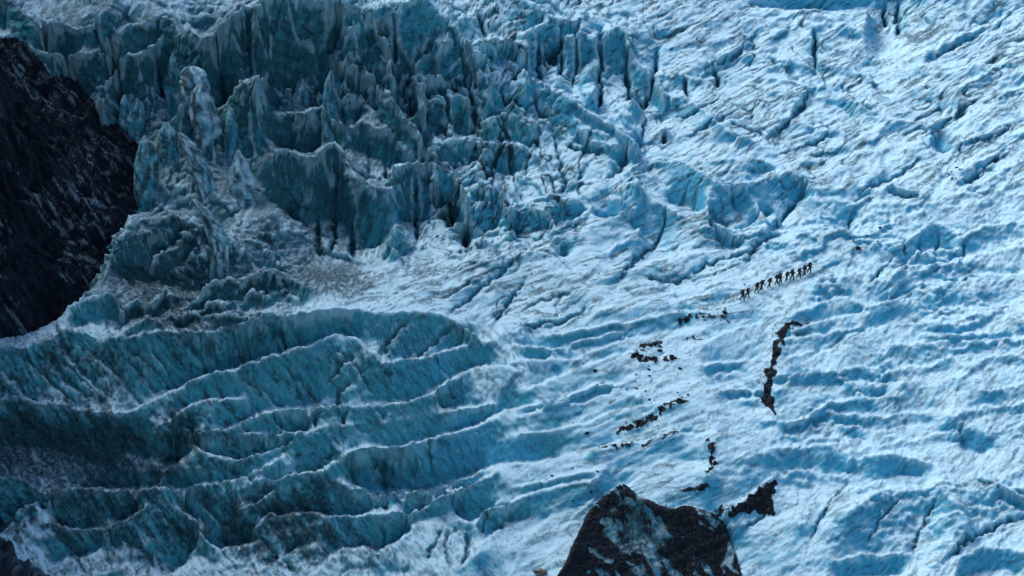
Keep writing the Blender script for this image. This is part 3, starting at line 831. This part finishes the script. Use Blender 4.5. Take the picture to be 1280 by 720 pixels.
# ------------------------------------------------------------------ the valley side on the left
def valley_side():
    xs = [-440 - 1.7 * k for k in range(210)]
    st = 1.7
    while xs[-1] > -4200: st *= 1.09; xs.append(xs[-1] - st)
    ss = list(np.arange(-120, 640, 1.8)); st = 1.8
    while ss[-1] < 3500: st *= 1.1; ss.append(ss[-1] + st)
    st = 1.8; lo = []; c = -120
    while c > -2600: st *= 1.1; c -= st; lo.append(c)
    ss = np.array(lo[::-1] + ss); ax = np.array(xs[::-1])
    A, B = np.meshgrid(ax, ss)
    # foot of the slope, traced from the photograph
    ft = [(at(x, y, -50)) for x, y in P("70,800 60,725 10,690 -60,650 -80,560 -30,480 60,430 100,400 140,350 165,305 180,255 170,205 140,140 100,105 40,70 -40,30 -120,-30 -150,-100 -150,-300")]
    fX = np.array([f[0] for f in ft]); fS = np.array([f[1] for f in ft])
    k = np.argsort(fS); fX = fX[k]; fS = fS[k]
    d = np.interp(B, fS, fX) - A + fbm(A / 60, B / 60, 3, 12) * 14 + fbm(A / 12, B / 12, 3, 13) * 9
    h = -52 + np.where(d < 0, d * .9, d * .62 + np.maximum(0, d - 150) * 1.1)  # rises steeper out of view, shaped to shade the left ice
    h = np.minimum(h, 2800 + fbm(A / 300, B / 300, 3, 19) * 120)
    a = math.radians(-33); c, s = math.cos(a), math.sin(a)
    u = A * c + B * s; v = -A * s + B * c
    h = h + fbm(A / 120, B / 120, 4, 21) * 30 * sstep(0, 120, d) + (ridged(u / 70, v / 14, 4, 23) - .4) * 17 + fbm(u / 18, v / 4.5, 3, 25) * 5
    i = np.arange(A.size).reshape(A.shape)
    Fq = np.stack([i[:-1, :-1], i[:-1, 1:], i[1:, 1:], i[1:, :-1]], -1).reshape(-1, 4)
    me = mesh_np('rock_slope', wpos(A, B, h).reshape(-1, 3), Fq, False)
    zone = sstep(.42, .8, vnoise(A / 55, B / 55, 27) + .25 * fbm(A / 20, B / 20, 3, 28))
    attr(me, 'frost', sstep(.25, .8, fbm(u / 15, v / 2.6, 3, 29, .65) + zone * .35 - .25) * (.15 + .85 * zone))
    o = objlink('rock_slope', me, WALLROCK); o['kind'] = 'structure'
valley_side()

# ------------------------------------------------------------------ ice pinnacles standing in the broken ice
def serac(rows, label, seed, thick=.75, dirty=.35, blu=.45):
    rows = [tuple(map(float, r)) for r in rows]
    yb = rows[-1][0]; xm = (rows[-1][1] + rows[-1][2]) / 2
    X, S, h = hit(xm, yb)
    base = np.array(world(X, S, h))
    dep = (base / U - CAM) @ VD
    k = dep / DPX * U
    ys = np.array([r[0] for r in rows]); xl = np.array([r[1] for r in rows]); xr = np.array([r[2] for r in rows])
    nl, na = 34, 40
    yy = np.concatenate([np.linspace(ys[0] - 1.2, ys[-1], nl), [*(ys[-1] + np.arange(3, 76, 3.0))]])
    L = np.interp(yy, ys, xl); R = np.interp(yy, ys, xr)
    wid = (R - L) / 2; wid[0] = min(wid[0], 1.0) * .4; wid[nl:] *= np.linspace(1, .85, len(wid) - nl)
    ang = np.linspace(0, 2 * math.pi, na, endpoint=False)
    A, Y = np.meshgrid(ang, yy)
    W = np.repeat(wid[:, None], na, 1); Cx = np.repeat(((L + R) / 2)[:, None], na, 1)
    ca, sa = np.cos(A), np.sin(A)
    fac = 1 / np.maximum(np.abs(ca * .9 + sa * .45), np.abs(-ca * .45 + sa * .95)) ** .75     # angular cross-section
    rr = W * (.55 + .45 * fac * .9)
    rr = rr * (1 + .16 * fbm(ca * 1.5 + seed * 7, sa * 1.5 + Y / 14, 3, seed) + .10 * fbm(ca * 4 + seed, sa * 4 + Y / 6, 3, seed + 3)) + fbm(ca * 6, sa * 6 + Y / 2.6, 3, seed + 5) * .7
    px = Cx + ca * rr; dy = sa * rr * thick
    Vv = np.stack([base[0] + (px - xm) * k, base[1] + dy * k + (yb - Y) * k * .10, base[2] + (yb - Y) * k * 1.0], -1)
    n_ = len(yy)
    i = np.arange(n_ * na).reshape(n_, na); j = np.roll(i, -1, 1)
    Fq = np.stack([i[:-1], i[1:], j[1:], j[:-1]], -1).reshape(-1, 4)
    top = np.stack([np.full(na // 2 - 1, i[0, 0]), i[0, 1:na - 1:2], i[0, 2:na:2], i[0, np.minimum(np.arange(3, na + 1, 2), na - 1)]], -1)
    me = mesh_np('ice_pinnacle', Vv.reshape(-1, 3), Fq)
    up = np.clip((yy - yy[0]) / (yy[-1] - yy[0]), 0, 1)[:, None]
    attr(me, 'dirt_shade', np.clip(dirty * (.8 + 1.0 * fbm(A * 3 + seed, Y / 11, 4, seed + 9)) + .35 * fbm(ca * 4 + seed, Y / 3, 3, seed + 11), 0, .9))
    attr(me, 'blue', np.clip(blu + .5 * fbm(ca * 2, Y / 12 + seed, 3, seed + 13) - .5 * np.exp(-up * 14) + 0 * A, 0, 1))
    attr(me, 'debris', np.zeros(A.size)); attr(me, 'clean', np.full(A.size, .15))
    o = objlink('ice_pinnacle', me, ICE)
    o['label'] = label; o['category'] = 'ice pinnacle'; o['group'] = 'ice pinnacles standing in the broken ice'
SER = (
 ([(60,220,224),(70,215,228),(85,210,233),(105,206,240),(130,205,246)], 'sharp teal ice pinnacle with a pointed tip, in front of the tall fluted ice wall'),
 ([(84,232,248),(90,227,256),(110,226,262),(140,232,266)], 'flat-topped pale ice block directly above the largest slanted pinnacle'),
 ([(105,250,256),(115,240,262),(130,239,270),(150,240,277),(175,242,272),(192,245,270)], 'largest slanted grey ice pinnacle with an angular lit top, left of the dark fissure'),
 ([(119,155,160),(128,151,165),(145,149,166),(168,148,168)], 'small shaded ice pinnacle at the edge of the dark basin, beside the pointed teal one'),
 ([(123,171,174),(134,164,180),(150,160,182),(172,162,182)], 'leaf-shaped dark teal ice pinnacle with a pointed top at the edge of the dark basin'),
 ([(154,206,212),(164,199,220),(178,197,222),(198,198,222)], 'rounded smooth teal ice pinnacle below the dark basin'),
 ([(166,222,228),(180,226,246),(200,236,258),(225,244,268),(242,248,270)], 'long grey ice blade slanting down to the right below the largest pinnacle'),
 ([(176,176,190),(190,172,196),(215,168,200),(240,167,198),(258,170,196)], 'broad dirty ice slab next to the dark rock slope'),
 ([(188,296,300),(205,289,310),(225,286,318),(248,288,320)], 'pale pointed ice fin beside a narrow black gap below the fissure'),
 ([(64,418,421),(74,417,425),(88,417,431),(108,415,434)], 'thin ice needle at the head of the long jagged spine'),
 ([(90,413,417),(105,406,418),(125,404,418),(145,402,420)], 'narrow leaning ice shard just below the thin needle'),
 ([(94,380,384),(103,373,388),(114,367,393),(122,364,396)], 'grey triangular ice tooth at the foot of the dirty ice wall'),
 ([(250,240,246),(262,246,262),(280,254,277),(306,262,286)], 'smooth teal ice shard leaning over the crest of the flat-faced ridge'),
 ([(135,286,291),(145,283,298),(160,281,304),(180,280,308)], 'small angular ice tooth at the foot of the fluted wall'),
)
for q, (rows, lab) in enumerate(SER):
    if lab: serac(rows, lab, 20 + q * 3, dirty=.75 if q in (1, 2, 6, 7, 11, 12) else .6, blu=.5 if q in (1, 2, 6, 8, 11, 12) else .9)

# ------------------------------------------------------------------ rubble: loose stones over the debris (nobody could count them)
rng = np.random.default_rng(11)
def stone_template(seed, sub=1):
    bm = bmesh.new(); bmesh.ops.create_icosphere(bm, subdivisions=sub, radius=1)
    r = random.Random(seed)
    sc_ = (r.uniform(.8, 1.2), r.uniform(.7, 1.1), r.uniform(.5, .85))
    for v in bm.verts:
        f = r.uniform(.72, 1.22)
        v.co = Vector((v.co.x * sc_[0] * f, v.co.y * sc_[1] * f, v.co.z * sc_[2] * f))
    bm.verts.ensure_lookup_table()
    V_ = np.array([v.co[:] for v in bm.verts]); F_ = np.array([[v.index for v in f.verts] for f in bm.faces])
    bm.free()
    return V_, F_
TPL = [stone_template(k) for k in range(6)]
TPL_F = TPL[0][1]
def rubble(name, mask, n, smin, smax, mat, parent=None):
    js, is_ = np.nonzero(mask)
    if len(js) == 0: return
    k = rng.integers(0, len(js), n)
    X = XX[js[k], is_[k]] + rng.uniform(-.7, .7, n) * STEP; S = SS[js[k], is_[k]] + rng.uniform(-.7, .7, n) * STEP
    h = bil(HG, X, S); r = smin + (smax - smin) * rng.random(n) ** 3
    Pw = wpos(X, S, h); th = rng.random(n) * 6.283; c, s_ = np.cos(th), np.sin(th)
    Vs = np.stack([TPL[q][0] for q in rng.integers(0, 6, n)]) * (r * U)[:, None, None]
    Vr = np.stack([Vs[..., 0] * c[:, None] - Vs[..., 1] * s_[:, None], Vs[..., 0] * s_[:, None] + Vs[..., 1] * c[:, None], Vs[..., 2]], -1) + Pw[:, None, :]
    Fa = TPL_F[None] + (np.arange(n) * Vs.shape[1])[:, None, None]
    o = objlink(name, mesh_np(name, Vr.reshape(-1, 3), Fa.reshape(-1, 3), False), mat, parent)
    o['kind'] = 'stuff'
    return o
PX, PY = to_px(XX, SS, H)
deb = debris > .45
MOUND_OBJ = bpy.data.objects['debris_mound']
rubble('rubble', deb & mound, 6500, .4, 1.7, STONE, MOUND_OBJ)
zone_strip = (PX > 940) & (PX < 1012) & (PY > 398) & (PY < 535)
zone_wedge = (PX > 884) & (PX < 990) & (PY > 585) & (PY < 660) & ~mound
zone_stripe = (PX > 730) & (PX < 895) & (PY > 490) & (PY < 612) & ~mound
rest = deb & ~mound & ~zone_strip & ~zone_wedge & ~zone_stripe & (PY > 380) & (PX > 700)
rubble('debris_strip', deb & zone_strip, 1100, .4, 1.4, STONE)
rubble('debris_wedge', deb & zone_wedge, 1200, .5, 1.6, STONE)
rubble('debris_trail', deb & zone_stripe, 500, .6, 2.0, STONE)
rubble('debris_patch', rest, 260, .6, 1.8, STONE)
near = blur(deb.astype(np.float32), 5, 2)
rubble('gravel', (near > .10) & (near < .55) & ~deb & (PX > 690), 1500, .3, 1.0, STONE)
rubble('grit', (PX > 780) & (PX < 870) & (PY > 440) & (PY < 505), 130, .35, .9, STONE)

# ------------------------------------------------------------------ single stones on the ice
STONE_ME = []
for k in range(5):
    v_, f_ = stone_template(60 + k, 2)
    v_ = v_ * (1 + .12 * fbm(v_[:, 0] * 3 + k, v_[:, 1] * 3 + v_[:, 2] * 2, 2, k))[:, None]
    STONE_ME.append(mesh_np('stone', v_, f_, False))
RED_ME = STONE_ME[1].copy(); BROWN_ME = STONE_ME[3].copy()
for m_ in STONE_ME: m_.materials.append(STONE)
RED_ME.materials.append(RED_STONE); BROWN_ME.materials.append(BROWN_STONE)
def stone(x, y, wpx, label, group=None, me=None, flat=.8):
    X, S, h = hit(x, y)
    o = bpy.data.objects.new('stone', me or STONE_ME[RS.randrange(5)])
    col.objects.link(o)
    r = wpx * .52 * U
    o.location = world(X, S, h) + Vector((0, 0, r * .2))
    o.scale = (r, r * RS.uniform(.7, 1), r * flat)
    o.rotation_euler = (RS.uniform(-.3, .3), RS.uniform(-.3, .3), RS.uniform(-.5, .5))
    o['label'] = label; o['category'] = 'stone'
    if group: o['group'] = group
G1 = 'dark stones scattered left of the black debris strip'
for x, y, wp, lab in (
    (794, 444, 9, 'largest wide black stone at the left end of the scattered stones'),
    (801, 446, 7, 'black stone touching the right side of the largest wide stone'),
    (796, 439, 4, 'small dark stone just above the largest wide stone'),
    (818, 449, 8, 'wide black stone at the lower middle of the scattered stones'),
    (812, 448, 5, 'dark stone touching the left end of the wide lower middle stone'),
    (825, 439, 6, 'dark upright stone in the middle of the ring of scattered stones'),
    (819, 430, 7, 'long dark stone at the top of the ring of scattered stones'),
    (860, 399, 7, 'dark stone on the lip of the blue ice hollow below the hikers'),
    (744, 464, 5, 'lone dark stone on a pale ice ridge left of the scattered stones'),
    (850, 461, 5, 'flat dark stone at the right edge of the scattered stones'),
    (906, 391, 7, 'dark jagged stone on the ice below the last hiker'),
    (734, 542, 6, 'lone flat dark stone left of the stone-lined blue bowl'),
    (747, 590, 4, 'small dark stone on smooth ice above the left shoulder of the rubble mound'),
    (739, 615, 4, 'small reddish dark stone nearest the left slope of the rubble mound')):
    stone(x, y, wp, lab, G1 if y < 470 and x > 780 else None)
for x, y, wp, lab in ((805, 434, 6, 'upper left dark stone of the ring of scattered stones'), (812, 432, 6, 'dark stone left of the long stone topping the ring'),
                      (825, 433, 4, 'small dark stone right under the long stone topping the ring'), (832, 448, 4, 'small dark stone right of the wide lower middle stone'),
                      (840, 446, 6, 'dark stone ending the lower row of the ring at its right'), (804, 460, 3, 'tiny stone right below the largest wide stone'),
                      (795, 468, 3, 'tiny stone lowest on the left under the ring'), (811, 462, 4, 'small dark stone straight below the wide lower middle stone'),
                      (812, 470, 3, 'tiny stone a little further down under the wide lower middle stone'), (796, 486, 4, 'small stone at the lower left, on blue ice well below the ring'),
                      (784, 487, 3, 'tiny stone leftmost on the blue ice well below the ring'), (812, 500, 4, 'small stone at the foot of the blue ice face below the ring'),
                      (807, 489, 3, 'tiny stone halfway down the blue ice face below the ring'), (847, 491, 3, 'tiny stone just above the long trail of rubble'),
                      (860, 493, 3, 'tiny stone at the upper right end of the long trail of rubble'), (747, 481, 3, 'tiny stone on the ridge below the lone ridge stone')):
    stone(x, y, wp, lab, G1)
G2 = 'dark stones on the ice lip below the hikers'
for x, y, wp, lab in ((871, 397, 4, 'leftmost small stone of the row along the ice lip'), (875, 392, 4, 'small stone standing a little above the row along the ice lip'),
                      (879, 396, 5, 'thickest stone of the row along the ice lip'), (886, 396, 3, 'fourth small stone along the ice lip'), (893, 395, 3, 'rightmost small stone of the row along the ice lip')):
    stone(x, y, wp, lab, G2)
G3 = 'dark stones up the slope from the hikers'
stone(1072.5, 311, 7, 'reddish dark stone, largest of the cluster upslope of the front hiker', G3, RED_ME, 1.2)
stone(1100, 285, 5, 'dark stone at the top of the cluster up the slope from the front hiker', G3)
for x, y, wp, lab in ((1067, 317, 3, 'small dark stone just below and left of the reddish stone'), (1081, 302, 3, 'small dark stone just above and right of the reddish stone'),
                      (1084, 295, 4, 'dark stone above the reddish stone, right end of a short row'), (1075, 297, 3, 'small stone in the middle of the short row above the reddish stone'),
                      (1067, 301, 2.4, 'tiny stone above and left of the reddish stone'), (1062, 297, 2.4, 'tiny stone at the far left of the cluster with the reddish stone'),
                      (1097, 302, 3, 'lone small stone to the right of the reddish stone'), (1113, 287, 3.4, 'small dark stone furthest right of the cluster with the reddish stone'),
                      (1078, 306, 2.2, 'tiny stone almost touching the reddish stone'), (1090, 290, 2.2, 'tiny stone between the short row and the top stone of the cluster')):
    stone(x, y, wp, lab, G3)
G4 = 'dark stones below the round ice hollow at the upper right'
for x, y, wp, lab in ((1186, 218, 4, 'leftmost stone of the hooked row below the round ice hollow'), (1189, 215, 3, 'small stone up and right of the leftmost one in the hooked row'),
                      (1196, 210, 4.4, 'topmost and largest stone of the hooked row'), (1200, 212, 4, 'stone right beside the topmost one of the hooked row'),
                      (1203, 212, 3, 'rightmost stone of the hooked row'), (1190, 223, 4, 'lower left stone of the hooked row'), (1195, 224, 4, 'lowest stone of the hooked row, at its bottom right')):
    stone(x, y, wp, lab, G4)
G5 = 'dark stones behind the last hikers'
stone(930.5, 356, 2.2, 'tiny dark stone on the ice just uphill of the rearmost hiker', G5)
stone(942.7, 353, 2.8, 'tiny dark stone on the ice just uphill of the third hiker from the rear', G5)
G6 = 'tiny stones on the smooth ice above the rubble mound'
for x, y, wp, lab in ((716, 586, 3, 'tiny stone highest on the smooth ice up and left of the rubble mound'), (716, 626, 3, 'tiny stone just left of the upper left slope of the rubble mound'),
                      (690, 595, 3.5, 'flat tiny stone furthest left on the smooth ice above the rubble mound'), (665, 650, 2.5, 'tiny stone lowest on the ice left of the rubble mound')):
    stone(x, y, wp, lab, G6)
stone(676, 717, 15, 'brown boulder at the bottom edge, left foot of the rubble mound', None, BROWN_ME, .7)

# ------------------------------------------------------------------ the hikers
def flat_mat(name, c, r=.75):
    m, n, l, p = nodes(name); 
    l.new(mixc(n, l, noise_(n, l, 9, 3, .6), tuple(v * .7 for v in c), tuple(v * 1.3 for v in c)), p.inputs['Base Color'])
    p.inputs['Roughness'].default_value = r
    return m
JACKET = flat_mat('dark_jacket', (.010, .012, .018)); TROUSERS = flat_mat('dark_trousers', (.007, .008, .011)); SKIN = flat_mat('skin', (.30, .17, .12), .5)
BOOT = flat_mat('boot_leather', (.010, .008, .007)); PACK = flat_mat('pack_cloth', (.012, .012, .016)); HAT = flat_mat('knit_hat', (.012, .010, .014))

def person_mesh(lean, la, ra, lk, rk, arm_l, arm_r, elbow):
    """one skinned figure walking towards +x: lean of the trunk, thigh and knee angles, arm angles (degrees)"""
    Vx, Ed, Ra = [], [], []
    def v(p, r, frm=None):
        Vx.append(p); Ra.append(r)
        if frm is not None: Ed.append((frm, len(Vx) - 1))
        return len(Vx) - 1
    def swing(p, ang, ln_, dy=0):
        a = math.radians(ang); return (p[0] + math.sin(a) * ln_, p[1] + dy, p[2] - math.cos(a) * ln_)
    hip = (0, 0, .92)
    pel = v(hip, (.15, .13))
    t = math.radians(lean)
    def tr(z, fx=0): return (math.sin(t) * z + math.cos(t) * fx, 0, .92 + math.cos(t) * z - math.sin(t) * fx)
    sp = v(tr(.22), (.145, .12), pel); ch = v(tr(.42), (.165, .13), sp); nb = v(tr(.53), (.075, .075), ch)
    nk = v(tr(.60, .02), (.058, .058), nb); hd = v(tr(.70, .05), (.095, .10), nk); tp = v(tr(.80, .06), (.085, .09), hd)
    v(tr(.68, .15), (.035, .035), hd)                              # nose and jaw
    for sgn, th, kn in ((1, la, lk), (-1, ra, rk)):
        hp = v((0, sgn * .10, .88), (.115, .11), pel)
        kp = swing(Vx[hp], th, .43); k = v(kp, (.085, .082), hp)
        mid = swing(kp, th - kn, .18); m_ = v(mid, (.085, .08), k)
        ap = swing(kp, th - kn, .42); a = v(ap, (.068, .066), m_)
        v((ap[0] + .15, ap[1], ap[2] - .03), (.04, .035), v((ap[0] + .04, ap[1], ap[2] - .045), (.05, .045), a))
    for sgn, an in ((1, arm_l), (-1, arm_r)):
        c0 = tr(.48); sh = v((c0[0], sgn * .19, c0[2]), (.075, .07), ch)
        ep = swing(Vx[sh], an, .29, sgn * .04); e = v(ep, (.052, .05), sh)
        wp = swing(ep, an + elbow, .25); w_ = v(wp, (.036, .032), e)
        d = Vector(swing((0, 0, 0), an + elbow, 1)); side = Vector((0, 1, 0)); cu = Vector((-d.z, 0, d.x))
        pm = Vector(wp) + d * .055; p_ = v(tuple(pm), (.036, .022), w_)
        for q, (o_, l1) in enumerate(((-.028, .032), (-.010, .038), (.009, .036), (.027, .028))):
            b0 = pm + side * o_ + d * .035; f0 = v(tuple(b0), (.010, .010), p_)
            b1 = b0 + d * l1 * .8 + cu * .012; f1_ = v(tuple(b1), (.009, .009), f0)
            v(tuple(b1 + d * l1 * .3 + cu * .026), (.008, .008), f1_)
        b0 = pm + side * (-.034 * sgn) * 1.0 + cu * .012; f0 = v(tuple(b0), (.011, .011), p_)
        v(tuple(b0 + d * .035 + cu * .03), (.009, .009), f0)
    me = bpy.data.meshes.new('person'); me.from_pydata(Vx, Ed, [])
    o = bpy.data.objects.new('person_rig', me); col.objects.link(o)
    sk = o.modifiers.new('skin', 'SKIN'); sk.use_smooth_shade = True
    for i_, r in enumerate(Ra): me.skin_vertices[0].data[i_].radius = (r[0] * 1.3, r[1] * 1.3) if r[0] > .03 else r
    me.skin_vertices[0].data[0].use_root = True
    ss_ = o.modifiers.new('sub', 'SUBSURF'); ss_.levels = 1; ss_.render_levels = 1
    bpy.context.view_layer.update()
    out = bpy.data.meshes.new_from_object(o.evaluated_get(bpy.context.evaluated_depsgraph_get()))
    bpy.data.objects.remove(o); out.name = 'person'
    out.materials.clear()
    for m_ in (JACKET, TROUSERS, SKIN, BOOT): out.materials.append(m_)
    hz = tr(.62)[2]
    lowz = min(v_.co.z for v_ in out.vertices)
    for p in out.polygons:
        c = p.center
        loc = (c.x - math.sin(t) * .62) 
        p.material_index = 3 if c.z < lowz + .13 else 1 if c.z < .86 else 2 if (c.z > hz and c.x > tr(.7, .09)[0]) else 0
    out['low'] = lowz
    return out, tr, t

def rounded(bm, size, mat4, bev):
    r = bmesh.ops.create_cube(bm, size=1, matrix=mat4 @ Matrix.Diagonal((*size, 1)))
    bmesh.ops.bevel(bm, geom=list({e for v_ in r['verts'] for e in v_.link_edges}), offset=bev, segments=3, profile=.6, affect='EDGES')
def bm_mesh(name, bm, mat):
    me = bpy.data.meshes.new(name); bm.to_mesh(me); bm.free(); me.materials.append(mat)
    for p in me.polygons: p.use_smooth = True
    return me

HIK = ((928.5, 376, 12.2, 'rearmost hiker in dark clothing at the low left end of the line'),
       (934.8, 372.2, 10.8, 'second hiker from the rear, one arm reaching forward, dark clothes'),
       (946, 366.6, 11.6, 'dark clad hiker leading the first pair after the gap at the rear'),
       (951.8, 364.3, 12.4, 'bent hiker with a big pack, fourth from the rear of the line'),
       (961.8, 360.4, 11.2, 'hiker striding alone with a wide gap on both sides, fifth from the rear'),
       (971, 356.1, 11.2, 'hiker close behind another, left of the tight middle pair'),
       (975.4, 355.2, 12.0, 'hiker in front of the tight middle pair, dark pack'),
       (983.2, 352.3, 11.0, 'stooped hiker with a high pack, eighth from the rear'),
       (990.7, 350.7, 12.6, 'tall upright hiker mid stride, ninth from the rear'),
       (999, 348.2, 11.6, 'third hiker from the front, legs apart, dark clothes'),
       (1005.6, 345.6, 12.0, 'second hiker from the front, arm held forward'),
       (1012.2, 341.6, 11.8, 'leading hiker at the upper right end of the line'))
RP = random.Random(4)
for q, (x, y, hp, lab) in enumerate(HIK):
    st = RP.choice((-1, 1)); lean = (12, 16, 28, 30, 26, 20, 14, 34, 8, 18, 20, 16)[q]
    la, ra = (26 * st + RP.uniform(-5, 5), -20 * st + RP.uniform(-5, 5))
    me, tr, t = person_mesh(lean, la, ra, 24 if la > 0 else 10, 24 if ra > 0 else 10, (70 if q in (1, 10, 11) else RP.uniform(15, 40)), RP.uniform(-10, 35), RP.uniform(20, 55))
    o = objlink('person', me)
    X, S, h = hit(x, y)
    k = 1.14 * hp * U / .98 / (1.73 - .5 * (1 - math.cos(t)))
    o.location = world(X, S, h) + Vector((0, 0, -me['low'] * k - .03))
    o.scale = (k, k, k)
    o.rotation_euler = (0, 0, math.radians(RP.uniform(12, 30)))
    o['label'] = lab; o['category'] = 'person'; o['group'] = 'hikers walking in line up the ice'
    R_ = Matrix.Rotation(t, 4, 'Y')
    bm = bmesh.new()
    big = RP.uniform(1.0, 1.25)
    c = tr(.36, -.24)
    rounded(bm, (.24 * big, .34, .52 * big), Matrix.Translation(c) @ R_, .07)
    c2 = tr(.36 + .30 * big, -.22)
    rounded(bm, (.22, .32, .14), Matrix.Translation(c2) @ R_, .05)
    c3 = tr(.24, -.38 * big)
    rounded(bm, (.09, .24, .24), Matrix.Translation(c3) @ R_, .035)
    objlink('backpack', bm_mesh('backpack', bm, PACK), None, o)
    bm = bmesh.new()
    c = tr(.76, .045)
    bmesh.ops.create_uvsphere(bm, u_segments=14, v_segments=8, radius=.125, matrix=Matrix.Translation(c) @ R_ @ Matrix.Diagonal((1.05, .9, .85, 1)))
    for v_ in list(bm.verts):
        lc = R_.inverted() @ (v_.co - Vector(c))
        if lc.z < -.02: v_.co += R_ @ Vector((-.01, 0, .045 if lc.x > 0 else 0))
    objlink('hat', bm_mesh('hat', bm, HAT), None, o)
